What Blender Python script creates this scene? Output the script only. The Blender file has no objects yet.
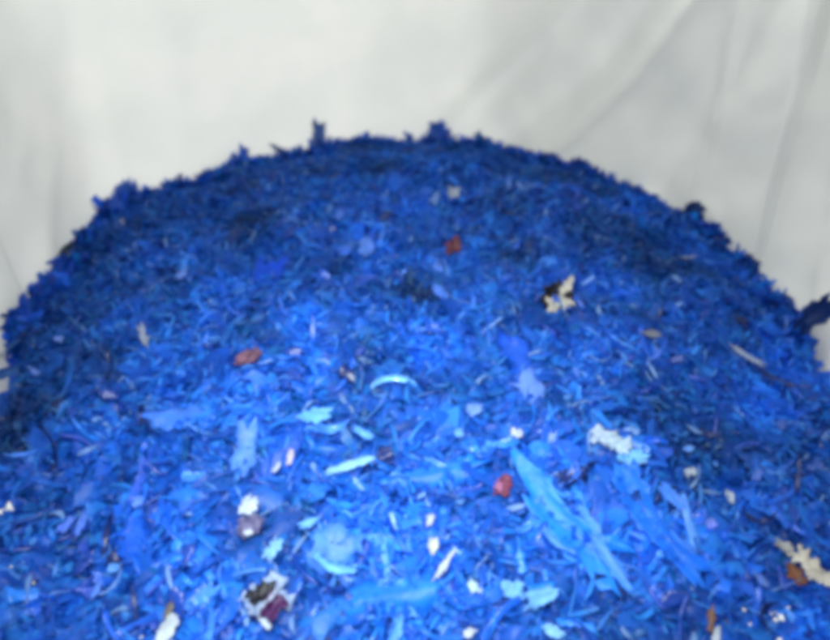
import bpy, math, random
import numpy as np
from mathutils import Vector, Matrix
R = math.radians
C = bpy.context.scene.collection
scene = bpy.context.scene
rng = np.random.default_rng(11)
random.seed(5)

# ------------------------------------------------------------------ camera
LENS, PITCH = 30.0, R(36.2)
CAM = np.array([-0.008, -0.775, 0.5175])
FPX = 830 * LENS / 36
FWD = np.array([0, math.cos(PITCH), -math.sin(PITCH)])
UP = np.array([0, math.sin(PITCH), math.cos(PITCH)])
RIGHT = np.array([1.0, 0, 0])
cd = bpy.data.cameras.new('camera'); cd.lens = LENS; cd.sensor_width = 36
cd.clip_start = 0.01; cd.clip_end = 100
cam = bpy.data.objects.new('camera', cd); C.objects.link(cam)
cam.location = CAM; cam.rotation_euler = (R(90) - PITCH, 0, 0)
scene.camera = cam
cd.dof.use_dof = True
cd.dof.focus_distance = 0.62
cd.dof.aperture_fstop = 3.2

# ------------------------------------------------------------------ the shapes of heap and bag
R0 = 0.5
def plan_radius(th):
    """inner radius of the bag at heap level; round at the back, squarer and deeper at the front"""
    th = np.asarray(th, float)
    c, s = np.cos(th), np.sin(th)
    return np.interp(th, TH_TAB, R_TAB)
# radius of the sack in plan, every few degrees: (angle, metres)
RIM_VIEW = [(-14, 414), (7, 396), (12, 370), (13, 338), (27, 300), (60, 264), (95, 219), (120, 207), (160, 198), (200, 194), (240, 177), (300, 163),
    (350, 152), (420, 148), (480, 150), (530, 164), (580, 180), (640, 203), (700, 232), (740, 262), (770, 285), (800, 322), (818, 352), (828, 375)]
def _rim():
    pts = []
    for px, py in RIM_VIEW:
        py -= 10
        d = FWD + RIGHT * (px - 415) / FPX - UP * (py - 320) / FPX
        t = (0.006 - CAM[2]) / d[2]; p = CAM + d * t
        pts.append((math.atan2(p[1], p[0]) % (2 * math.pi), math.hypot(p[0], p[1])))
    pts = sorted((a if a < 4.5 else a - 2 * math.pi, r) for a, r in pts)
    a0, a1 = pts[0][0], pts[-1][0]
    th = np.linspace(-math.pi, math.pi, 721)
    A = [p[0] for p in pts]; Rr = [p[1] for p in pts]
    base = np.interp(np.where(th < -1.6, th + 2 * math.pi, th), A, Rr)
    c, sn = np.cos(th), np.sin(th)
    front = 1.0 / ((np.abs(c) / 0.5) ** 2.8 + (np.abs(sn) / 0.68) ** 2.8) ** (1 / 2.8)
    tw = np.where(th < -1.6, th + 2 * math.pi, th)
    k = np.clip(np.maximum(a0 - tw, tw - a1) / 0.25, 0, 1); k = k * k * (3 - 2 * k)
    r = base * (1 - k) + np.maximum(front, base) * k
    ker = np.exp(-(np.arange(-12, 13) / 5.0) ** 2); ker /= ker.sum()
    rp = np.concatenate([r[-13:-1], r, r[1:13]])
    return th, np.convolve(rp, ker, 'valid')
TH_TAB, R_TAB = None, None

TH_TAB, R_TAB = _rim()
# smooth value noise on a lattice, for lumps
LAT = rng.normal(size=(64, 64))
def vnoise(x, y, scale, ox=0.0, oy=0.0):
    u = np.asarray(x) / scale + 20 + ox; v = np.asarray(y) / scale + 20 + oy
    i = np.floor(u).astype(int); j = np.floor(v).astype(int)
    a = u - i; b = v - j; a = a * a * (3 - 2 * a); b = b * b * (3 - 2 * b)
    i %= 64; j %= 64; i2 = (i + 1) % 64; j2 = (j + 1) % 64
    return (LAT[i, j] * (1 - a) * (1 - b) + LAT[i2, j] * a * (1 - b) + LAT[i, j2] * (1 - a) * b + LAT[i2, j2] * a * b)

DOME = 0.06
def H(x, y):
    x = np.asarray(x, float); y = np.asarray(y, float)
    r = np.sqrt(x * x + y * y); rho = r / plan_radius(np.arctan2(y, x))
    h = DOME * (1 - np.clip(rho, 0, 1.2) ** 2)
    e_ = 0.35 + 0.65 * np.clip((1 - rho) / 0.25, 0, 1)
    h = h + e_ * 0.010 * vnoise(x, y, 0.16) + e_ * 0.008 * vnoise(x, y, 0.07, 7, 3) + 0.0035 * vnoise(x, y, 0.03, 3, 9)
    return h
def normal_at(x, y):
    e = 0.012
    nx = -(H(x + e, y) - H(x - e, y)) / (2 * e); ny = -(H(x, y + e) - H(x, y - e)) / (2 * e)
    n = np.stack([nx, ny, np.ones_like(nx)], -1)
    return n / np.linalg.norm(n, axis=-1, keepdims=True)

def ray(px, py):
    d = FWD + RIGHT * (px - 415) / FPX - UP * (py - 320) / FPX
    return d / np.linalg.norm(d)
def hit(px, py):
    """where the heap's surface lies behind a point of the view"""
    d = ray(px, py); t = 0.2
    while t < 2.0:
        p = CAM + d * t
        if p[2] <= H(p[0], p[1]) + 0.004: return p
        t += 0.002
    return None

# bag wall radius at heap level, with flare and folds
def wall_base(th, z):
    return plan_radius(th) + 0.012 + 0.05 * np.clip(z, -.2, 1)
def wall_hit(px, py):
    d = ray(px, py); t = 0.2
    while t < 3:
        p = CAM + d * t; r = math.hypot(p[0], p[1]); th = math.atan2(p[1], p[0])
        if p[1] > 0 and r >= wall_base(th, p[2]): return th, p[2]
        t += 0.003
    return None
def seg(pts): return [wall_hit(*p) for p in pts]
# folds: (points in view, width m, height m inwards(+)/outwards(-))
FOLDS = [
    (seg([(78, 0), (84, 90), (92, 190)]), 0.024, -0.004),
    (seg([(94, 0), (104, 90), (124, 180)]), 0.014, 0.004),
    (seg([(40, 0), (48, 120), (50, 240)]), 0.030, 0.006),
    (seg([(705, -10), (640, 75), (560, 150)]), 0.022, 0.014),
    (seg([(660, -10), (600, 70), (510, 140)]), 0.034, -0.016),
    (seg([(770, -10), (700, 120), (660, 190)]), 0.034, -0.016),
    (seg([(815, -10), (795, 110), (762, 225)]), 0.015, 0.015),
    (seg([(835, 30), (815, 150), (800, 270)]), 0.030, -0.022),
    (seg([(400, -10), (350, 80), (300, 140)]), 0.045, -0.006),
    (seg([(230, -10), (200, 80), (215, 160)]), 0.05, 0.006),
    (seg([(560, 10), (500, 70), (455, 120)]), 0.018, 0.009),
    (seg([(738, -10), (716, 100), (690, 195)]), 0.010, 0.009),
]
def fold_disp(th, z):
    out = np.zeros_like(th)
    for pts, w, hgt in FOLDS:
        pts = [p for p in pts if p is not None]
        best = np.full(th.shape, 1e9)
        s = np.array([(a * 0.5, b) for a, b in pts])
        # extend the ends of the line
        s = np.vstack([s[0] + (s[0] - s[1]) * 1.2, s, s[-1] + (s[-1] - s[-2]) * 1.5])
        P = np.stack([th * 0.5, z], -1)
        for a, b in zip(s[:-1], s[1:]):
            ab = b - a; t = np.clip(((P - a) @ ab) / (ab @ ab), 0, 1)
            d = np.linalg.norm(P - (a + t[..., None] * ab), axis=-1)
            best = np.minimum(best, d)
        out += hgt * np.exp(-(best / w) ** 2)
    return out

# ------------------------------------------------------------------ materials
def newmat(name):
    m = bpy.data.materials.new(name); m.use_nodes = True
    nt = m.node_tree; nt.nodes.clear()
    return m, nt, nt.nodes, nt.links
def plastic(name, rough=0.40, trans=0.55, use_attr=True, color=(0, 0, 0), varied=0.20, spec=0.26, bump=0.25):
    m, nt, N, L = newmat(name)
    out = N.new('ShaderNodeOutputMaterial'); pb = N.new('ShaderNodeBsdfPrincipled')
    tr = N.new('ShaderNodeBsdfTranslucent'); mx = N.new('ShaderNodeMixShader'); mx.inputs[0].default_value = trans
    if use_attr:
        at = N.new('ShaderNodeAttribute'); at.attribute_name = 'flake_colour'; src = at.outputs['Color']
    else:
        rgb = N.new('ShaderNodeRGB'); rgb.outputs[0].default_value = (*color, 1); src = rgb.outputs[0]
    tc = N.new('ShaderNodeTexCoord')
    nz = N.new('ShaderNodeTexNoise'); nz.inputs['Scale'].default_value = 70; nz.inputs['Detail'].default_value = 4
    L.new(tc.outputs['Object'], nz.inputs['Vector'])
    mr = N.new('ShaderNodeMapRange'); mr.inputs[1].default_value = 0.3; mr.inputs[2].default_value = 0.7
    mr.inputs[3].default_value = 1 - varied; mr.inputs[4].default_value = 1 + varied
    L.new(nz.outputs['Fac'], mr.inputs[0])
    vm = N.new('ShaderNodeVectorMath'); vm.operation = 'SCALE'
    L.new(src, vm.inputs[0]); L.new(mr.outputs[0], vm.inputs['Scale'])
    L.new(vm.outputs[0], pb.inputs['Base Color']); L.new(vm.outputs[0], tr.inputs['Color'])
    pb.inputs['Roughness'].default_value = rough
    pb.inputs['Specular IOR Level'].default_value = spec
    n2 = N.new('ShaderNodeTexNoise'); n2.inputs['Scale'].default_value = 220; n2.inputs['Detail'].default_value = 3
    L.new(tc.outputs['Object'], n2.inputs['Vector'])
    bp = N.new('ShaderNodeBump'); bp.inputs['Strength'].default_value = bump; bp.inputs['Distance'].default_value = 0.003
    L.new(n2.outputs['Fac'], bp.inputs['Height']); L.new(bp.outputs[0], pb.inputs['Normal'])
    L.new(pb.outputs[0], mx.inputs[1]); L.new(tr.outputs[0], mx.inputs[2]); L.new(mx.outputs[0], out.inputs[0])
    return m
M_SHRED = plastic('shredded_plastic')

# woven polypropylene
def woven():
    m, nt, N, L = newmat('woven_polypropylene')
    out = N.new('ShaderNodeOutputMaterial'); pb = N.new('ShaderNodeBsdfPrincipled')
    tr = N.new('ShaderNodeBsdfTranslucent'); mx = N.new('ShaderNodeMixShader'); mx.inputs[0].default_value = 0.45
    uv = N.new('ShaderNodeUVMap'); uv.uv_map = 'cloth'
    def weave(dirn, scale):
        w = N.new('ShaderNodeTexWave'); w.wave_type = 'BANDS'; w.bands_direction = dirn
        w.inputs['Scale'].default_value = scale; w.inputs['Distortion'].default_value = 0.6
        w.inputs['Detail'].default_value = 1; L.new(uv.outputs[0], w.inputs['Vector']); return w
    a = weave('X', 110); b = weave('Y', 110)
    mul = N.new('ShaderNodeMath'); mul.operation = 'MULTIPLY'
    L.new(a.outputs['Fac'], mul.inputs[0]); L.new(b.outputs['Fac'], mul.inputs[1])
    nz = N.new('ShaderNodeTexNoise'); nz.inputs['Scale'].default_value = 9; nz.inputs['Detail'].default_value = 6
    L.new(uv.outputs[0], nz.inputs['Vector'])
    ramp = N.new('ShaderNodeValToRGB')
    ramp.color_ramp.elements[0].position = 0.3; ramp.color_ramp.elements[0].color = (0.81, 0.815, 0.80, 1)
    ramp.color_ramp.elements[1].position = 0.7; ramp.color_ramp.elements[1].color = (0.86, 0.855, 0.835, 1)
    L.new(nz.outputs['Fac'], ramp.inputs[0])
    L.new(ramp.outputs[0], pb.inputs['Base Color']); L.new(ramp.outputs[0], tr.inputs['Color'])
    pb.inputs['Roughness'].default_value = 0.55; pb.inputs['Specular IOR Level'].default_value = 0.3
    b1 = N.new('ShaderNodeBump'); b1.inputs['Strength'].default_value = 0.35; b1.inputs['Distance'].default_value = 0.0012
    L.new(mul.outputs[0], b1.inputs['Height'])
    n2 = N.new('ShaderNodeTexNoise'); n2.inputs['Scale'].default_value = 26; n2.inputs['Detail'].default_value = 5
    L.new(uv.outputs[0], n2.inputs['Vector'])
    b2 = N.new('ShaderNodeBump'); b2.inputs['Strength'].default_value = 0.45; b2.inputs['Distance'].default_value = 0.003
    L.new(n2.outputs['Fac'], b2.inputs['Height']); L.new(b1.outputs[0], b2.inputs['Normal'])
    L.new(b2.outputs[0], pb.inputs['Normal'])
    L.new(pb.outputs[0], mx.inputs[1]); L.new(tr.outputs[0], mx.inputs[2]); L.new(mx.outputs[0], out.inputs[0])
    return m
M_BAG = woven()

# ------------------------------------------------------------------ mesh helpers
def make_mesh(name, V, F, mat, colours=None, smooth=True):
    me = bpy.data.meshes.new(name)
    V = np.asarray(V, np.float32); F = np.asarray(F, np.int32)
    me.vertices.add(len(V)); me.vertices.foreach_set('co', V.ravel())
    k = F.shape[1]
    me.loops.add(F.size); me.loops.foreach_set('vertex_index', F.ravel())
    me.polygons.add(len(F)); me.polygons.foreach_set('loop_start', np.arange(0, F.size, k, dtype=np.int32))
    me.polygons.foreach_set('loop_total', np.full(len(F), k, np.int32))
    me.polygons.foreach_set('use_smooth', np.full(len(F), smooth, bool))
    me.update(calc_edges=True)
    if colours is not None:
        at = me.color_attributes.new('flake_colour', 'FLOAT_COLOR', 'POINT')
        c = np.ones((len(V), 4), np.float32); c[:, :3] = colours
        at.data.foreach_set('color', c.ravel())
    me.materials.append(mat)
    return me
def link(name, me, parent=None):
    o = bpy.data.objects.new(name, me); C.objects.link(o)
    if parent is not None: o.parent = parent
    return o
def tag(o, label=None, cat=None, group=None, kind=None):
    if label: o['label'] = label
    if cat: o['category'] = cat
    if group: o['group'] = group
    if kind: o['kind'] = kind
    return o

NU, NV = 6, 3
def flakes(n, Ls, Ws, bend, jag=0.25, g=rng):
    """n curled, torn strips as a (n, NU*NV, 3) array round their own centres; x along, z up"""
    u = np.linspace(-0.5, 0.5, NU)[None, :, None]; v = np.linspace(-0.5, 0.5, NV)[None, None, :]
    L_ = Ls[:, None, None]; W_ = Ws[:, None, None]
    taper = 1 - (np.abs(g.normal(0, 0.35, (n, 1, 1))) + 0.25) * np.abs(2 * u) ** 3
    taper = np.clip(taper + g.normal(0, jag, (n, NU, 1)), 0.15, 1.5)
    skew = g.normal(0, 0.22, (n, 1, 1)) * W_
    A = (g.normal(0, 1, (n, 1, 1)) * bend)                       # total turn along the strip
    A = np.where(np.abs(A) < 0.15, 0.15, A)
    s = u * A
    rad = L_ / A
    x = rad * np.sin(s) + 0 * v; z = rad * (1 - np.cos(s)) + 0 * v
    tw = g.normal(0, 0.7, (n, 1, 1)) * u
    side = v * W_ * taper + skew * u * 2 + L_ * g.normal(0, .10, (n, 1, 1)) * (4 * u * u)
    cup = g.normal(0, 0.35, (n, 1, 1)) * W_ * (4 * v * v) * 0.5
    y = side * np.cos(tw) - cup * np.sin(tw); zz = side * np.sin(tw) + cup * np.cos(tw)
    nxv = -np.sin(s); nzv = np.cos(s)
    X = x + zz * nxv; Z = z + zz * nzv
    P = np.stack([X + 0 * y, y, Z + 0 * y], -1).reshape(n, NU * NV, 3)
    P += g.normal(0, 0.05, P.shape) * Ws[:, None, None]
    P -= P.mean(1, keepdims=True)
    return P
QF = np.array([[i * NV + j, (i + 1) * NV + j, (i + 1) * NV + j + 1, i * NV + j + 1] for i in range(NU - 1) for j in range(NV - 1)])

# plastic colours (albedo)
PAL = np.array([
    (0.011, 0.112, 0.600), (0.010, 0.088, 0.520), (0.016, 0.150, 0.700), (0.009, 0.058, 0.380),
    (0.022, 0.210, 0.780), (0.030, 0.260, 0.830), (0.008, 0.035, 0.230), (0.080, 0.280, 0.800),
    (0.030, 0.120, 0.560), (0.220, 0.420, 0.860), (0.50, 0.66, 0.86), (0.012, 0.15, 0.50)])
PW = np.array([26, 16, 24, 5, 10, 3, 1.0, 2.2, 1, 0.6, 0.25, 3.0]); PW = PW / PW.sum()

def sample_plan(n, g=rng, rmax=0.985):
    x = g.uniform(-0.5, 0.5, n * 2); y = g.uniform(-0.68, 0.5, n * 2)
    ok = np.hypot(x, y) < plan_radius(np.arctan2(y, x)) * rmax
    return x[ok][:n], y[ok][:n]
def frames(x, y, tilt, g=rng):
    n = len(x); nr = normal_at(x, y)
    nr = nr + g.normal(0, 1, (n, 3)) * np.asarray(tilt).reshape(-1, 1)
    nr /= np.linalg.norm(nr, axis=1, keepdims=True)
    a = g.normal(0, 1, (n, 3)); t = np.cross(nr, a); t /= np.linalg.norm(t, axis=1, keepdims=True)
    b = np.cross(nr, t)
    return np.stack([t, b, nr], 1)                                 # rows are axes

# ------------------------------------------------------------------ the mass of shreds: nobody could count it
def shred_mass():
    Vs, Fs, Cs = [], [], []; off = 0
    # the solid body of the heap
    nr, nt = 60, 160
    th = np.linspace(0, 2 * np.pi, nt, endpoint=False); rr = np.linspace(0, 1.0, nr)
    T, Q = np.meshgrid(th, rr); rad = plan_radius(T) * Q
    X = rad * np.cos(T); Y = rad * np.sin(T); Z = H(X, Y) - 0.030
    V = np.stack([X, Y, Z], -1).reshape(-1, 3)
    F = [[i * nt + j, (i + 1) * nt + j, (i + 1) * nt + (j + 1) % nt, i * nt + (j + 1) % nt] for i in range(nr - 1) for j in range(nt)]
    Vs.append(V); Fs.append(np.array(F)); Cs.append(np.tile((0.010, 0.07, 0.42), (len(V), 1))); off += len(V)
    for (n, lo, hi, wlo, whi, bend, tilt, zlo, zhi) in (
            (15000, .010, .026, .0045, .0110, 1.1, 0.30, -0.022, -0.004),
            (17000, .009, .028, .0035, .0095, 1.2, 0.25, -0.010, 0.003),
            (5500, .006, .015, .0022, .0060, 1.3, 0.36, -0.004, 0.004),
            (9000, .014, .042, .0014, .0045, 2.4, 0.28, -0.004, 0.006),
            (3600, .018, .040, .009, .020, 0.9, 0.16, -0.006, 0.0025),
            (500, .040, .085, .016, .034, 0.8, 0.10, -0.008, 0.001)):
        x, y = sample_plan(n); n = len(x)
        Ls = rng.uniform(lo, hi, n); Ws = rng.uniform(wlo, whi, n)
        P = flakes(n, Ls, Ws, bend)
        fr = frames(x, y, np.full(n, tilt))
        P = np.einsum('nvk,nkc->nvc', P, fr)
        z = H(x, y) + rng.uniform(zlo, zhi, n)
        P += np.stack([x, y, z], -1)[:, None, :]
        # colour: kinds of plastic lie in loose patches
        ci = rng.choice(len(PAL), n, p=PW)
        lum = 1 + 0.25 * vnoise(x, y, 0.06, 2, 11) + 0.10 * vnoise(x, y, 0.02, 9, 1)
        if zhi == 0.006: ci = rng.choice([0, 0, 0, 2, 2, 2, 2, 4, 4, 4, 5, 5, 7, 7, 9], n)  # thin fibres: pale ones mixed in as light glints painted by colour
        if n < 4000: ci = rng.choice([0, 0, 1, 2, 2, 4], n)
        col = PAL[ci] * 0.76 * (rng.uniform(0.85, 1.15, n) * np.clip(lum, .35, 1.8))[:, None]
        Vs.append(P.reshape(-1, 3)); Cs.append(np.repeat(col, NU * NV, 0))
        Fs.append((QF[None] + (np.arange(n) * NU * NV)[:, None, None]).reshape(-1, 4) + off); off += n * NU * NV
    # shreds standing against the bag all along the rim
    n = 4200
    th = rng.uniform(-0.25, np.pi + 0.25, n); r = plan_radius(th) * rng.uniform(0.92, 0.98, n)
    x, y = r * np.cos(th), r * np.sin(th)
    Ls = rng.uniform(.012, .036, n); Ws = rng.uniform(.005, .014, n)
    P = flakes(n, Ls, Ws, 0.9); fr = frames(x, y, np.full(n, 1.0)); P = np.einsum('nvk,nkc->nvc', P, fr)
    P += np.stack([x, y, H(x, y) + rng.uniform(-.012, .010, n) + .007 * vnoise(th * .5, 0 * th, .035, 3, 3)], -1)[:, None, :]
    col = PAL[rng.choice([0, 1, 3, 6, 8, 11], n)] * rng.uniform(.9, 1.4, (n, 1))
    Vs.append(P.reshape(-1, 3)); Cs.append(np.repeat(col, NU * NV, 0))
    Fs.append((QF[None] + (np.arange(n) * NU * NV)[:, None, None]).reshape(-1, 4) + off); off += n * NU * NV
    n = 620
    th = rng.uniform(-0.2, np.pi + 0.2, n); r = plan_radius(th) * rng.uniform(0.955, 0.985, n); x, y = r * np.cos(th), r * np.sin(th)
    P = flakes(n, rng.uniform(.018, .036, n), rng.uniform(.005, .012, n), 1.3)
    up = rng.normal(0, .55, (n, 3)) + (0, 0, 1); up /= np.linalg.norm(up, axis=1, keepdims=True)
    a = np.stack([np.cos(th), np.sin(th), 0 * th], -1) + rng.normal(0, .4, (n, 3)); b = np.cross(up, a); b /= np.linalg.norm(b, axis=1, keepdims=True)
    P = np.einsum('nvk,nkc->nvc', P, np.stack([up, b, np.cross(up, b)], 1))
    P += np.stack([x, y, H(x, y) + rng.uniform(-.010, .007, n)], -1)[:, None, :]
    Vs.append(P.reshape(-1, 3)); Cs.append(np.repeat(PAL[rng.choice([0, 1, 3, 3, 8, 11], n)] * rng.uniform(.8, 1.3, (n, 1)), NU * NV, 0))
    Fs.append((QF[None] + (np.arange(n) * NU * NV)[:, None, None]).reshape(-1, 4) + off); off += n * NU * NV
    # loose shreds lying over the larger sheets
    for (px, py, spx, spy, ang, n) in ((562, 522, 55, 20, -52, 45), (652, 520, 55, 14, -58, 40), (395, 598, 44, 22, 12, 80), (430, 478, 50, 20, 8, 60),
                                 (152, 534, 30, 20, 15, 45), (338, 548, 24, 20, 10, 22), (268, 278, 24, 20, 0, 25), (182, 421, 30, 12, 5, 22)):
        a = rng.uniform(-1, 1, n) * spx; b = rng.uniform(-1, 1, n) * spy; ca, sa = math.cos(R(ang)), math.sin(R(ang))
        q = [hit(px + u * ca + v * sa, py - u * sa + v * ca) for u, v in zip(a, b)]
        q = np.array([p for p in q if p is not None]); n = len(q); x, y = q[:, 0], q[:, 1]
        P = flakes(n, rng.uniform(.006, .022, n), rng.uniform(.0015, .006, n), 1.4)
        P = np.einsum('nvk,nkc->nvc', P, frames(x, y, np.full(n, .35)))
        P += np.stack([x, y, H(x, y) + rng.uniform(.003, .011, n)], -1)[:, None, :]
        Vs.append(P.reshape(-1, 3)); Cs.append(np.repeat(PAL[rng.choice([0, 0, 2, 2, 4, 4, 5, 7], n)] * .8, NU * NV, 0))
        Fs.append((QF[None] + (np.arange(n) * NU * NV)[:, None, None]).reshape(-1, 4) + off); off += n * NU * NV
    me = make_mesh('shredded_plastic', np.vstack(Vs), np.vstack(Fs), M_SHRED, np.vstack(Cs))
    o = link('shredded_plastic', me)
    tag(o, 'rounded heap of small glossy blue plastic shreds filling the white sack', 'plastic shreds', kind='stuff')
shred_mass()

# ------------------------------------------------------------------ bag
def make_bag():
    root = bpy.data.objects.new('bulk_bag', None); C.objects.link(root); root.location = (0, 0, -0.12)
    tag(root, 'creased white woven bulk bag standing open round the blue heap', 'sack')
    def top(th):
        s = np.sin(th); return np.where(s > -0.35, 0.52, 0.10) * 1.0
    nt = 560; nz = 150
    th = np.linspace(-np.pi, np.pi, nt, endpoint=False)
    w = 1 / (1 + np.exp(-(np.sin(th) + 0.35) * 12)); tp = 0.16 + 0.34 * w
    zz = np.linspace(0, 1, nz)
    T = np.tile(th, (nz, 1)); Z = -0.10 + (tp[None, :] + 0.10) * zz[:, None]
    disp = fold_disp(T, Z)
    disp += 0.0035 * vnoise(T * .5, Z, 0.11, 5, 5) + 0.0016 * vnoise(T * .5, Z, 0.05, 25, 5) + 0.0007 * vnoise(T * .5 + Z * .5, Z, 0.04, 15, 5)
    rad = wall_base(T, Z) - disp + 0.004
    V = np.stack([rad * np.cos(T), rad * np.sin(T), Z + 0.12], -1).reshape(-1, 3)
    F = np.array([[i * nt + j, i * nt + (j + 1) % nt, (i + 1) * nt + (j + 1) % nt, (i + 1) * nt + j] for i in range(nz - 1) for j in range(nt)])
    me = make_mesh('panel', V, F, M_BAG)
    uvl = me.uv_layers.new(name='cloth')
    ii = F.ravel(); uvs = np.stack([(T.reshape(-1)[ii]) * 0.5, Z.reshape(-1)[ii]], -1)
    uvl.data.foreach_set('uv', uvs.astype(np.float32).ravel())
    o = link('side_panel', me, root)
    sm = o.modifiers.new('cloth', 'SOLIDIFY'); sm.thickness = 0.0012; sm.offset = 1
    # sewn seams: a folded edge of cloth with stitching ridge
    def seam(pts, width, thick):
        pts = [wall_hit(*p) for p in pts]; pts = [p for p in pts if p]
        s = np.array(pts); s = np.vstack([s[0] + (s[0] - s[1]) * .8, s, s[-1] + (s[-1] - s[-2]) * .5])
        t = np.linspace(0, len(s) - 1, 80); q = np.stack([np.interp(t, range(len(s)), s[:, k]) for k in (0, 1)], -1)
        Vv, Ff = [], []
        prof = [(-.5, 0), (-.4, .8), (-.1, 1), (.1, .7), (.2, 1), (.42, .8), (.5, 0)]
        for k, (a, z) in enumerate(q):
            for pu, ph in prof:
                aa = a + pu * width / .5; d = fold_disp(np.array([aa]), np.array([z]))[0]
                rr = wall_base(aa, z) - d + .004 - ph * thick * (1 + .15 * math.sin(k * 2.1))
                Vv.append((rr * math.cos(aa), rr * math.sin(aa), z + .12))
        m = len(prof)
        for k in range(len(q) - 1):
            for j in range(m - 1): Ff.append((k * m + j, k * m + j + 1, (k + 1) * m + j + 1, (k + 1) * m + j))
        me = make_mesh('seam', Vv, Ff, M_BAG); u = me.uv_layers.new(name='cloth')
        u.data.foreach_set('uv', np.asarray(Vv)[np.asarray(Ff).ravel()][:, [0, 2]].astype(np.float32).ravel())
        return link('seam', me, root)
    seam([(828, -20), (806, 80), (775, 200)], 0.010, 0.0025)
make_bag()

# ------------------------------------------------------------------ pieces one can tell apart
CREAM = (0.66, 0.62, 0.55); WHITE = (0.74, 0.78, 0.82); PALE = (0.35, 0.58, 0.90); LAV = (0.36, 0.46, 0.85)
CYAN = (0.06, 0.45, 0.90); RED = (0.62, 0.09, 0.10); PINK = (0.75, 0.30, 0.38); NAVY = (0.010, 0.018, 0.075)
BROWN = (0.25, 0.10, 0.05); DARK = (0.012, 0.012, 0.02); BLUE = (0.012, 0.11, 0.58); MID = (0.03, 0.22, 0.75); DEEP = (0.010, 0.045, 0.24)
GREY = (0.06, 0.10, 0.26); PURPLE = (0.07, 0.02, 0.10)
_mats = {}
def pm(c, **k):
    key = (c, tuple(sorted(k.items())))
    if key not in _mats: _mats[key] = plastic('plastic_film', use_attr=False, color=c, **k)
    return _mats[key]

def sheet(L_, W_, seed, bend=0.8, crumple=0.25, nu=14, nv=9, arc=0.0, jag=0.19, thick=0.0007, pointed=0.3, hole=False):
    """a torn, crumpled piece of film of real thickness, centred on its origin"""
    g = np.random.default_rng(seed)
    u = np.linspace(-.5, .5, nu); v = np.linspace(-.5, .5, nv)
    U, Vv = np.meshgrid(u, v, indexing='ij')
    tp = np.clip(1 - pointed * np.abs(2 * u) ** 2.5 + np.interp(u, np.linspace(-.5, .5, 7), g.normal(0, jag, 7)), .12, 1.5)
    tj = np.interp(v, np.linspace(-.5, .5, 5), g.normal(0, jag * .5, 5))
    X0 = (U + tj[None, :] * np.abs(2 * U)) * L_; Y0 = Vv * W_ * tp[:, None] + arc * L_ * (4 * U * U)
    edge = np.abs(2 * Vv) ** 3; Y0 = Y0 * (1 + edge * g.normal(0, .16, U.shape)); X0 = X0 * (1 + np.abs(2 * U) ** 4 * g.normal(0, .10, U.shape))
    A = bend if abs(bend) > .05 else .05
    s = X0 / L_ * A
    cr = np.zeros_like(U)
    for k in range(5):
        a = g.uniform(0, np.pi); f = g.uniform(.8, 2.4) / max(W_, L_ * .4); ph = g.uniform(0, 6.28)
        w = np.abs(np.sin((X0 * math.cos(a) + Y0 * math.sin(a)) * f * np.pi + ph)) - .5       # sharp creases
        cr += w * crumple * min(W_, L_) * .35 / (1 + .4 * k)
    cup = g.normal(0, .5) * W_ * (2 * Vv) ** 2 * .4
    h = cr + cup
    X = L_ / A * np.sin(s) - h * np.sin(s); Z = L_ / A * (1 - np.cos(s)) + h * np.cos(s)
    V = np.stack([X, Y0, Z], -1).reshape(-1, 3); V -= V.mean(0)
    F = []
    for i in range(nu - 1):
        for j in range(nv - 1):
            if hole and (abs(i - nu // 2) < 2 and abs(j - nv // 2) < 2): continue
            F.append((i * nv + j, (i + 1) * nv + j, (i + 1) * nv + j + 1, i * nv + j + 1))
    return V, np.array(F)
def piece_mesh(name, V, F, mat, thick=0.0007):
    # give thickness: second skin plus edge faces
    V = np.asarray(V); F = np.asarray(F); n = len(V)
    nr = np.zeros_like(V)
    a = V[F[:, 2]] - V[F[:, 0]]; b = V[F[:, 3]] - V[F[:, 1]]; fn = np.cross(a, b)
    for k in range(4): np.add.at(nr, F[:, k], fn)
    nr /= np.linalg.norm(nr, axis=1, keepdims=True) + 1e-12
    V2 = np.vstack([V, V - nr * thick])
    cnt = {}
    for f in F:
        for k in range(4):
            e = (f[k], f[(k + 1) % 4]); cnt[e] = cnt.get(e, 0) + 1
    side = [(e[1], e[0], e[0] + n, e[1] + n) for e in cnt if (e[1], e[0]) not in cnt]
    F2 = np.vstack([F, F[:, ::-1] + n, np.array(side)])
    me = make_mesh(name, V2, F2, mat)
    me.validate(); return me

def place(o, px, py, yaw, tilt=0.0, roll=0.0, lift=0.004):
    """yaw: direction of the long axis as seen in the photo, degrees anticlockwise from right"""
    p = hit(px, py)
    if p is None: p = CAM + ray(px, py) * 1.15
    n = normal_at(np.array([p[0]]), np.array([p[1]]))[0]
    d = RIGHT * math.cos(R(yaw)) + (UP * 1.0) * math.sin(R(yaw))
    # put the wanted direction into the surface
    view = (CAM - p) / np.linalg.norm(CAM - p)
    nn = n * 0.6 + view * 0.6; nn /= np.linalg.norm(nn)
    t = d - nn * (d @ nn); t /= np.linalg.norm(t); b = np.cross(nn, t)
    m = Matrix(((t[0], b[0], nn[0]), (t[1], b[1], nn[1]), (t[2], b[2], nn[2]))).to_4x4()
    m = m @ Matrix.Rotation(R(roll), 4, 'X') @ Matrix.Rotation(R(tilt), 4, 'Y')
    q = p + nn * lift
    o.matrix_world = Matrix.Translation(Vector(q)) @ m
    return p
def scale_at(px, py):
    p = hit(px, py)
    if p is None: p = CAM + ray(px, py) * 1.15
    return float((p - CAM) @ FWD) / FPX                             # metres per photo pixel
_seed = [100]
def tone(c):
    """films are tinted more deeply than they look in the light"""
    r, g, b = c
    if b > r * 1.5 and b > .5: return (r * .34, g * .50, b * .78)
    return (r * .52, g * .55, b * .62)
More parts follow.
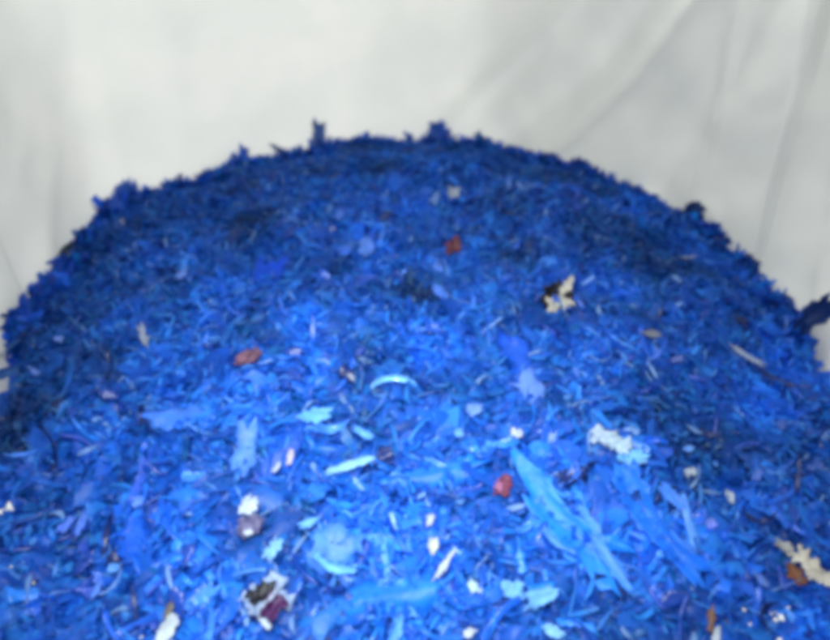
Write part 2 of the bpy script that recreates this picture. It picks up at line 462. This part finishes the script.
def piece(name, cat, label, px, py, lpx, wpx, yaw, col, bend=.6, crumple=.25, tilt=0, roll=0, lift=.004, arc=0., pointed=.3, group=None, thick=.0007, mat=None, **k):
    _seed[0] += 1; s = scale_at(px, py)
    if max(lpx, wpx) < 30: lpx *= .86; wpx *= .82
    V, F = sheet(lpx * s, wpx * s, _seed[0], bend, crumple, arc=arc, pointed=pointed, **k)
    me = piece_mesh(name, V, F, mat or pm(tone(col)), thick)
    o = link(name, me); tag(o, label, cat, group); place(o, px, py, yaw, tilt, roll, lift)
    return o
glossy = dict(rough=.16, spec=.9, trans=.3)
G = lambda c: pm(c, **glossy)

# --- white and cream scraps
piece('white_scrap', 'plastic scrap', 'small bright white scrap near the top of the heap, right one of a close pair', 454, 197, 15, 13, 80, WHITE, lift=.010, thick=.0015)
piece('white_scrap', 'plastic scrap', 'dim white scrap near the top of the heap, left one of a close pair', 434, 201, 14, 10, 60, (.55, .65, .85), lift=.008)
def compound(name, cat, label, px, py, pieces, yaw=0, lift=.008):
    """a thing of several joined films; pieces: (part name, dx px, dy px, len, width, yaw, colour, bend, crumple, up)"""
    root = bpy.data.objects.new(name, None); C.objects.link(root); tag(root, label, cat)
    place(root, px, py, yaw, lift=lift); s = scale_at(px, py)
    for (pn, dx, dy, l, w, a, col, bend, cr, up) in pieces:
        _seed[0] += 1
        V, F = sheet(l * s, w * s, _seed[0], bend, cr)
        col = tuple(v * k for v, k in zip(col, (.56, .60, .68))) if min(col) > .4 and label.find('cream') < 0 else tuple(v * .85 for v in col)
        o = link(pn, piece_mesh(pn, V, F, pm(col), .0008), root)
        o.location = (dx * s, dy * s, up); o.rotation_euler = (0, 0, R(a))
    return root
compound('torn_wrapper', 'wrapper', 'crumpled cream wrapper over a dark hollow, right of the upper middle of the heap', 560, 302, [
    ('dark_hollow_film', -4, 6, 34, 24, 70, DARK, .8, .3, -.002), ('cream_film', -1, -5, 26, 17, 20, CREAM, 1.2, .5, .004),  # near-black sheets stand in for the dark hollow
    ('cream_film', 8, 10, 20, 8, 65, CREAM, .8, .4, .007), ('dark_hollow_film', 9, -1, 9, 7, 30, DARK, .4, .2, .010)])
compound('torn_wrapper', 'wrapper', 'long cream wrapper with a rust brown edge on the dark right flank', 806, 572, [
    ('brown_film', -14, -4, 22, 11, -70, BROWN, .8, .3, .002), ('cream_film', -2, 8, 26, 15, -55, CREAM, 1.0, .4, .006),
    ('cream_film', 9, -9, 30, 14, -30, CREAM, .8, .4, .007)])
piece('cream_scrap', 'plastic scrap', 'small curved cream scrap just up left of the long cream wrapper', 782, 548, 19, 11, 150, CREAM, bend=1.2, lift=.009)
compound('torn_wrapper', 'wrapper', 'black and purple scrap with ragged silvery edges near the bottom left', 268, 604, [
    ('silvery_film', -2, 4, 44, 36, 30, (.45, .55, .75), .7, .5, .001), ('black_film', -9, 7, 26, 15, 35, DARK, .6, .3, .006),
    ('purple_film', 5, -6, 26, 15, 60, PURPLE, .6, .3, .007), ('silvery_film', -1, -20, 16, 6, -40, (.7, .74, .8), .6, .4, .006),
    ('silvery_film', 1, 1, 26, 5, 55, (.6, .62, .75), .5, .3, .009)])
compound('torn_wrapper', 'wrapper', 'grey white crumpled wrapper with a mauve lower end, left of the bright middle', 249, 514, [
    ('mauve_film', 2, -14, 24, 18, 10, (.13, .12, .26), .7, .3, .002), ('white_film', 0, 4, 20, 15, 60, (.75, .80, .88), 1., .6, .006),
    ('white_film', 3, -22, 8, 6, 20, WHITE, .6, .4, .008)])
compound('torn_wrapper', 'wrapper', 'crumpled shiny white and sky blue film, lit, right of centre', 612, 443, [
    ('white_film', -8, 4, 22, 17, -20, (.74, .84, .92), 1., .6, .005), ('white_film', 6, -5, 22, 16, -35, (.70, .84, .90), .8, .6, .006),
    ('blue_film', 16, -18, 26, 10, 5, (.20, .55, .9), .6, .3, .003)])
piece('white_strip', 'plastic strip', 'white strip with an ochre tip cut by the bottom edge, left part', 171, 632, 30, 15, 65, (.82, .86, .84), lift=.010)
piece('ochre_flake', 'plastic flake', 'dull ochre flake just above the white strip at the bottom left', 172, 612, 17, 8, 80, (.25, .2, .16), lift=.008)
piece('white_chip', 'plastic chip', 'round white chip above two others in the bright lower middle', 430, 523, 12, 11, 80, WHITE, lift=.010)
piece('yellowish_chip', 'plastic chip', 'yellowish white chip, lowest of the three in the bright lower middle', 433, 549, 20, 12, 85, (.85, .84, .62), lift=.010)
piece('white_sliver', 'plastic sliver', 'thin white sliver slanting up right below the yellowish white chip', 444, 566, 34, 5, 58, WHITE, lift=.010)
piece('white_chip', 'plastic chip', 'squarish white chip on the shaded right slope, brightest there', 686, 474, 13, 10, 0, WHITE, lift=.009)
piece('pale_chip', 'plastic chip', 'pale blue chip directly above the squarish white chip', 685, 451, 12, 7, 0, PALE, lift=.008)
piece('white_chip', 'plastic chip', 'upright oval white chip on the dark right slope', 727, 502, 15, 9, 85, WHITE, lift=.009)
piece('lavender_chip', 'plastic chip', 'lavender chip below left of the upright oval white chip', 709, 527, 11, 10, 30, (.45, .42, .8), lift=.009)
piece('white_chip', 'plastic chip', 'cream white chip beside the pale lavender scrap near the centre', 518, 437, 14, 9, -30, (.85, .86, .84), lift=.009)
piece('grey_sliver', 'plastic sliver', 'beige grey sliver standing upright on the left slope', 143, 338, 24, 9, -72, (.58, .62, .72), lift=.009)
piece('orange_strip', 'plastic strip', 'brownish orange strip rising from the bottom edge on the right', 711, 622, 26, 9, 85, (.35, .18, .12), lift=.009)
piece('white_strip', 'plastic strip', 'short white strip under the brownish orange strip, cut by the bottom edge', 716, 639, 22, 9, 80, WHITE, lift=.010)
piece('white_sliver', 'plastic sliver', 'tiny upright white sliver by the upper left rim', 122, 228, 13, 5, 75, WHITE, lift=.012)
piece('white_chip', 'plastic chip', 'white chip on the upper left rim against the bag', 62, 266, 15, 7, 30, WHITE, lift=.010)
piece('pale_chip', 'plastic chip', 'pale blue chip on the left slope under the rim', 183, 277, 14, 9, 50, (.4, .5, .85), lift=.009)
piece('pale_chip', 'plastic chip', 'tiny bright pale chip near the left edge of the heap', 60, 342, 9, 8, 0, (.55, .62, .9), lift=.009)
piece('pale_chip', 'plastic chip', 'pale slanted chip at the far left of the heap', 38, 374, 13, 7, -40, (.4, .48, .85), lift=.008)
piece('white_sliver', 'plastic sliver', 'short level white sliver on the upper right slope', 686, 260, 18, 3.5, 0, (.7, .75, .9), lift=.009)
piece('white_sliver', 'plastic sliver', 'long white sliver sloping down right on the right slope', 744, 358, 32, 5, -42, (.66, .72, .86), lift=.009)
piece('beige_flake', 'plastic flake', 'dull beige flake on the right slope above a blue shard', 650, 336, 19, 8, -10, (.38, .38, .42), lift=.009)
piece('blue_shard', 'plastic shard', 'pale blue shard standing below the beige flake', 657, 358, 18, 6, 55, (.18, .32, .8), lift=.009)
piece('white_chip', 'plastic chip', 'pale grey chip high on the crown at the rear, small and upright', 510, 188, 16, 4, 88, (.4, .52, .85), lift=.011)
piece('pinkish_chip', 'plastic chip', 'pinkish white chip, right one of a pair left of the centre', 290, 459, 18, 7, 80, (.8, .68, .72), lift=.009)
piece('white_chip', 'plastic chip', 'pale grey chip, left one of a pair left of the centre', 278, 468, 14, 6, 60, (.62, .68, .8), lift=.009)
piece('white_chip', 'plastic chip', 'oval sky white chip low in the lit front, right of the white sliver', 475, 590, 15, 10, -70, (.65, .84, .92), lift=.009)
piece('white_chip', 'plastic chip', 'white chip cut by the bottom edge in the lit front', 471, 636, 13, 10, 0, WHITE, lift=.010)
piece('white_chip', 'plastic chip', 'lone white chip at the far right of the bright sheet', 634, 464, 24, 7, 5, (.62, .86, .94), lift=.009)

# --- red scraps
def red(px, py, l, yaw, label, c2, c=RED):
    l *= .8; c = (c[0] * .60, c[1] * .95, c[2] * 1.0); c2 = tuple(v * .6 for v in c2)
    compound('red_scrap', 'plastic scrap', label, px, py, [('red_film', 0, 0, l, l * .7, yaw, c, .6, .3, .002),
             ('pink_film', -l * .25, -l * .1, l * .5, l * .36, yaw + 40, c2, .5, .3, .005)])
red(455, 248, 23, 80, 'dull brick red scrap below the white pair near the top', (.30, .09, .16), (.28, .05, .06))
red(250, 360, 28, 20, 'rosy red scrap on the left of the heap', (.42, .20, .30), (.28, .08, .13))
red(504, 489, 28, 70, 'raspberry red scrap in the lit lower middle beside the bright sheet', (.60, .22, .45), (.36, .06, .11))

# --- pale, sky and cyan films
piece('blue_sheet', 'plastic sheet', 'wide bright sky blue sheet running down right of the raspberry scrap', 562, 522, 122, 38, -52, (.05, .44, .98), bend=.4, crumple=.10, lift=.008, pointed=.0, arc=.06, nu=20)
piece('sky_strip', 'plastic strip', 'long thin sky blue strip along the upper edge of the bright sheet', 538, 480, 62, 9, -50, (.35, .72, .94), bend=.5, lift=.014, mat=pm((.06, .27, .74)))
piece('sky_strip', 'plastic strip', 'pale strip standing at the right end of the bright sheet', 592, 527, 40, 9, -58, (.40, .66, .92), bend=.4, lift=.014, mat=pm((.07, .27, .72)))
piece('sky_strip', 'plastic strip', 'long pale blue strip sloping down below the bright sheet', 610, 568, 60, 10, -62, (.38, .64, .92), bend=.4, lift=.012, mat=pm((.06, .24, .70)))
piece('sky_strip', 'plastic strip', 'bent pale strip left below the bright sheet', 556, 545, 36, 7, -45, (.22, .5, .92), bend=.9, lift=.013, arc=.1)
piece('blue_sheet', 'plastic sheet', 'long folded blue sheet sloping down on the right of the bright sheet', 652, 520, 126, 24, -58, (.05, .34, .9), bend=.4, crumple=.12, lift=.007, pointed=.1, arc=.06, nu=20)
piece('sky_strip', 'plastic strip', 'upright light blue strip on the right slope', 686, 522, 46, 9, -82, (.28, .55, .92), bend=.5, lift=.010)
piece('sky_strip', 'plastic strip', 'slanted light blue strip left of the upright one on the right slope', 668, 497, 30, 10, -50, (.16, .42, .90), bend=.5, lift=.010)
piece('lavender_scrap', 'plastic scrap', 'smooth pale lavender scrap right above the centre', 531, 391, 36, 28, -60, (.36, .50, .88), bend=.5, crumple=.12, lift=.005)
piece('blue_sheet', 'plastic sheet', 'broad mid blue sheet above the lavender scrap', 520, 362, 60, 30, -75, (.05, .22, .80), bend=.5, crumple=.15, lift=.001)
piece('pale_chip', 'plastic chip', 'pale round chip left of the lavender scrap', 472, 413, 18, 13, 10, (.48, .60, .90), lift=.009)
piece('pale_chip', 'plastic chip', 'tiny sky blue chip left below the pale round chip', 459, 438, 10, 9, 10, (.40, .70, .95), lift=.009)
piece('curved_strip', 'plastic strip', 'sky blue strip curved like an arch at the centre of the heap', 390, 384, 46, 6, 5, (.30, .62, .94), bend=1.9, lift=.012, roll=55, mat=G((.15, .42, .88)))
piece('white_sliver', 'plastic sliver', 'long shiny sky white sliver rising right, below left of the centre', 350, 467, 46, 6, 20, (.60, .85, .95), bend=.4, lift=.012, mat=pm((.22, .44, .70)))
piece('sky_shard', 'plastic shard', 'bright sky blue shard above left of the long shiny sliver', 312, 419, 34, 11, 15, (.32, .70, .94), bend=.6, lift=.011, mat=pm((.11, .34, .76)))
piece('sky_shard', 'plastic shard', 'small sky blue shard above the long shiny sliver', 362, 436, 24, 9, -25, (.28, .60, .94), bend=.6, lift=.010)
piece('blue_shard', 'plastic shard', 'light blue film lying flat left of the centre, left of a hanging film', 182, 421, 62, 24, 5, (.12, .36, .86), bend=.6, crumple=.2, lift=.007)
piece('lavender_film', 'plastic film', 'tall pale lavender film hanging left of the centre', 246, 447, 50, 26, 85, (.20, .40, .88), bend=.6, crumple=.12, lift=.005)
piece('lavender_film', 'plastic film', 'narrow upright lavender film on the left slope', 143, 480, 46, 15, 88, (.10, .22, .75), bend=.5, crumple=.12, lift=.004)
piece('pale_chip', 'plastic chip', 'pale chip at the foot of the narrow lavender film', 142, 503, 12, 11, 80, (.34, .50, .92), lift=.009)
piece('lavender_film', 'plastic film', 'round domed lavender film in the bright lower middle', 338, 548, 52, 42, 10, (.16, .38, .88), bend=.9, crumple=.10, lift=.006)
piece('curved_strip', 'plastic strip', 'pale strip curving under the round domed film', 334, 568, 46, 7, -20, (.36, .72, .94), bend=1.1, lift=.013, arc=.15)
piece('pale_chip', 'plastic chip', 'glossy pale blue chip on the upper middle, right one of two', 366, 248, 24, 18, 70, (.30, .50, .92), bend=.5, lift=.009)
piece('pale_chip', 'plastic chip', 'dim pale blue chip on the upper middle, left one of two', 345, 252, 16, 14, 20, (.14, .34, .86), lift=.008)
piece('pale_chip', 'plastic chip', 'small pale blue chip above the glossy pair', 339, 218, 14, 10, 60, (.24, .42, .85), lift=.009)
piece('pale_chip', 'plastic chip', 'pale blue chip below the brick red scrap', 438, 271, 11, 10, 0, (.26, .46, .9), lift=.009)
piece('pale_chip', 'plastic chip', 'pale blue wedge lower below the brick red scrap', 441, 296, 24, 10, -50, (.22, .42, .9), lift=.009)
piece('sky_shard', 'plastic shard', 'pale shard left above the round domed film', 310, 524, 22, 9, 30, (.34, .66, .94), lift=.010)
piece('white_scrap', 'plastic scrap', 'sky white crumpled scrap in the lit front, left of a curled one', 512, 594, 20, 26, 90, (.42, .72, .94), crumple=.5, lift=.010)
piece('white_scrap', 'plastic scrap', 'sky white curled scrap in the lit front below the bright sheet', 538, 600, 34, 18, 20, (.45, .76, .92), bend=1.2, crumple=.5, lift=.010)
piece('white_scrap', 'plastic scrap', 'sky white scrap cut by the bottom edge below the curled one', 552, 634, 24, 12, -30, (.55, .82, .92), crumple=.4, lift=.010)
piece('sky_shard', 'plastic shard', 'pale blue shard with a bright tip in the left shade', 66, 526, 22, 9, 50, (.22, .36, .85), lift=.009)
piece('sky_shard', 'plastic shard', 'upright pale blue shard right beside the one in the left shade', 82, 526, 26, 7, 75, (.22, .38, .85), lift=.009)
piece('pale_chip', 'plastic chip', 'sky blue chip under the left shards', 118, 572, 13, 11, 0, (.30, .58, .92), lift=.009)
piece('pale_chip', 'plastic chip', 'upright pale chip low on the left', 100, 594, 18, 7, 85, (.26, .45, .88), lift=.009)
piece('white_scrap', 'plastic scrap', 'sky white torn scrap above the black and purple one', 273, 552, 26, 15, 60, (.50, .74, .90), crumple=.5, lift=.009)
piece('blue_sheet', 'plastic sheet', 'smooth royal blue sheet lying low on the left', 152, 534, 62, 40, 15, (.02, .20, .78), bend=.5, crumple=.08, lift=.003)
piece('blue_sheet', 'plastic sheet', 'smooth royal blue sheet on the upper left slope', 268, 278, 44, 30, 85, (.015, .13, .70), bend=.5, crumple=.08, lift=.001)
piece('blue_sheet', 'plastic sheet', 'smooth azure sheet in the bright middle above the raspberry scrap', 430, 478, 100, 40, 8, (.03, .30, .84), bend=.5, crumple=.10, lift=.001)
piece('blue_sheet', 'plastic sheet', 'smooth azure sheet at the bottom middle', 395, 598, 90, 46, 12, (.03, .30, .84), bend=.6, crumple=.10, lift=.003)
piece('pale_chip', 'plastic chip', 'grey blue chip alone on the dark far right', 780, 427, 12, 10, 60, (.20, .28, .60), lift=.009)
piece('pale_chip', 'plastic chip', 'slanted grey blue chip by the right edge', 813, 472, 18, 8, 30, (.20, .28, .60), lift=.009)
piece('pale_chip', 'plastic chip', 'small grey blue chip left of the slanted one at the right edge', 758, 478, 14, 10, 70, (.22, .32, .68), lift=.009)
piece('pale_chip', 'plastic chip', 'lavender blue chip above the long cream wrapper', 759, 582, 18, 9, -60, (.3, .4, .72), lift=.009)

# --- shreds that stand up against the white bag
def stand(label, px, py, l, w, yaw, col, bend=.8, name='standing_shred', arc=0., **k):
    """rooted in the rim, rising in front of the cloth"""
    _seed[0] += 1
    py -= 4; l *= 1.05; w *= 1.15; col = (col[0] * 1.3, col[1] * 1.7, min(.6, col[2] * 1.7))
    best = None
    for t in np.arange(.5, 1.6, .003):
        p = CAM + ray(px, py) * t; r = math.hypot(p[0], p[1])
        if r < float(plan_radius(math.atan2(p[1], p[0]))) * .985: best = p
        elif best is not None: break
    if best is None: best = CAM + ray(px, py) * 1.05
    s = float((best - CAM) @ FWD) / FPX
    V, F = sheet(l * s, w * s, _seed[0], bend, .2, arc=arc, **k)
    o = link(name, piece_mesh(name, V, F, pm(col), .0009)); tag(o, label, 'plastic shred', 'shreds standing up along the rim')
    view = (CAM - best) / np.linalg.norm(CAM - best)
    d = RIGHT * math.cos(R(yaw)) + UP * math.sin(R(yaw)); t = d - view * (d @ view); t /= np.linalg.norm(t); b = np.cross(view, t)
    o.matrix_world = Matrix.Translation(Vector(best)) @ Matrix(((t[0], b[0], view[0]), (t[1], b[1], view[1]), (t[2], b[2], view[2]))).to_4x4()
    return o
stand('tall grey blue shred with a square tip, highest point of the whole rim', 320, 146, 38, 11, 95, GREY, .3, pointed=-.1, jag=.1)
stand('thin needle of blue plastic leaning left beside the tallest shred', 285, 158, 30, 4, 145, (.05, .08, .2), .4)
stand('broad blue triangular tab on the rim left of the leaning needle', 243, 170, 32, 17, 105, (.04, .10, .38), .5, pointed=.6)
stand('small dark tab on the rim between two broad tabs on the left', 206, 183, 16, 12, 110, (.03, .06, .22), .5)
stand('broad blue tab where the rim turns down on the upper left', 127, 196, 24, 16, 80, (.05, .11, .40), .5)
stand('grey blue tab lower on the left rim above the tiny white sliver', 104, 216, 22, 9, 70, (.06, .16, .34), .5)
stand('small nearly black shred on the far left rim', 66, 254, 18, 6, 50, (.02, .03, .06), .5)
stand('wide dark blue tab on the crown right of the middle', 437, 140, 24, 20, 60, (.03, .08, .32), .6)
stand('small blue tab just left of the wide crown tab', 410, 147, 18, 9, 100, (.05, .10, .36), .5)
stand('low blue hump of film on the rim between tallest shred and crown', 372, 149, 34, 12, 5, (.03, .09, .36), 1.0)
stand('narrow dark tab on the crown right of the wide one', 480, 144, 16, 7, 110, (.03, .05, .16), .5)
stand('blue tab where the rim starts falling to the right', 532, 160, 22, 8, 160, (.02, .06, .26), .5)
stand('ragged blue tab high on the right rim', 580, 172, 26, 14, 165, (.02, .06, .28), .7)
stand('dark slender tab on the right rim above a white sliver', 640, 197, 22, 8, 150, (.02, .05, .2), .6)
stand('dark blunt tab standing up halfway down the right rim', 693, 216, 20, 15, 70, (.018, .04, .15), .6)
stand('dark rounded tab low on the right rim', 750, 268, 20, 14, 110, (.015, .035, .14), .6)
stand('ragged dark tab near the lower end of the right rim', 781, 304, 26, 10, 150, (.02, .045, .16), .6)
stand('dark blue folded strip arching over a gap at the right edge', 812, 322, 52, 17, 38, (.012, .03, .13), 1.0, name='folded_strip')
stand('small dark blue tab poking from the left edge of the heap', 8, 376, 22, 8, 20, (.02, .06, .2), .5)

# --- larger loose shreds, built once per kind and copied
KINDS = [
    ('royal blue', (0.012, 0.12, 0.62)), ('deep blue', (0.008, 0.055, 0.36)), ('azure blue', (0.02, 0.22, 0.76)),
    ('navy', (0.008, 0.025, 0.15)), ('light blue', (0.06, 0.25, 0.80)), ('violet blue', (0.026, 0.085, 0.50))]
SHAPES = [('curled_shred', 'curled', .040, .009, 2.2, .25), ('flat_flake', 'flat torn', .030, .017, .5, .18), ('bent_strip', 'long bent', .052, .007, 1.2, .15)]
protos = {}
for ki, (kn, kc) in enumerate(KINDS):
    for si, (sn, sl, L_, W_, bend, cr) in enumerate(SHAPES):
        _seed[0] += 1; V, F = sheet(L_, W_, _seed[0], bend, cr, nu=12, nv=5)
        protos[ki, si] = piece_mesh(sn, V, F, pm(kc, rough=.25, spec=.6), .0006)
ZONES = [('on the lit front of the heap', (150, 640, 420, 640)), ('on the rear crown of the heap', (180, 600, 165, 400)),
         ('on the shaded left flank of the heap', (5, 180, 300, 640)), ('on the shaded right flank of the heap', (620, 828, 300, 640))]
zn = [60, 55, 40, 45]; weights = [[5, 2, 5, .6, 2.5, 1], [5, 4, 2, 1, 1.5, 2], [4, 5, 1, 2, 1, 2], [3, 6, .5, 3, .7, 2]]  # lighter blues favoured in front, darker on shaded flanks: shade put into colour
gz = np.random.default_rng(77)
source = {}
for zi, (zl, (x0, x1, y0, y1)) in enumerate(ZONES):
    w = np.array(weights[zi]); w = w / w.sum(); k = 0
    while k < zn[zi]:
        px, py = gz.uniform(x0, x1), gz.uniform(y0, y1)
        if hit(px, py) is None: continue
        p = hit(px, py)
        if math.hypot(p[0], p[1]) > float(plan_radius(math.atan2(p[1], p[0]))) * .95: continue
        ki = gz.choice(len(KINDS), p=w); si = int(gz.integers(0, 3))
        if (ki, si) not in source:
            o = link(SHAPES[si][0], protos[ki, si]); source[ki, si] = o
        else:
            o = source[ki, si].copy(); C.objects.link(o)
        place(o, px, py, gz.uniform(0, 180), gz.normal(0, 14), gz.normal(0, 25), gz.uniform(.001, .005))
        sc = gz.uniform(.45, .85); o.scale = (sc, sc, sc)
        tag(o, f'{KINDS[ki][0]} {SHAPES[si][1]} shred lying {zl}', 'plastic shred', f'{KINDS[ki][0]} {SHAPES[si][1]} shreds {zl}')
        k += 1

# ------------------------------------------------------------------ light
w = bpy.data.worlds.new('World'); scene.world = w; w.use_nodes = True
bg = w.node_tree.nodes['Background']; bg.inputs[0].default_value = (0.955, 0.995, 0.955, 1); bg.inputs[1].default_value = 0.98
def area(name, loc, target, size, power, col=(1, 1, 1), spread=180):
    l = bpy.data.lights.new(name, 'AREA'); l.size = size; l.energy = power; l.color = col; l.spread = R(spread)
    o = bpy.data.objects.new(name, l); C.objects.link(o); o.location = loc
    o.rotation_euler = (Vector(target) - Vector(loc)).to_track_quat('-Z', 'Y').to_euler()
    return o
area('camera_lamp', (-0.05, -0.60, 0.52), (-0.04, -0.34, 0.0), 0.30, 3.4, (0.90, 1.0, 1.0), 88)
area('bag_backlight', (-1.5, 2.9, 1.5), (0.0, 0.4, 0.2), 3.4, 270, (0.985, 0.99, 0.955))  # added unseen lamp behind the bag, brightens the translucent cloth

scene.view_settings.view_transform = 'Standard'; scene.view_settings.look = 'None'
scene.view_settings.exposure = 0; scene.view_settings.gamma = 1
scene.cycles.pixel_filter_type = 'BLACKMAN_HARRIS'; scene.cycles.filter_width = 6.5
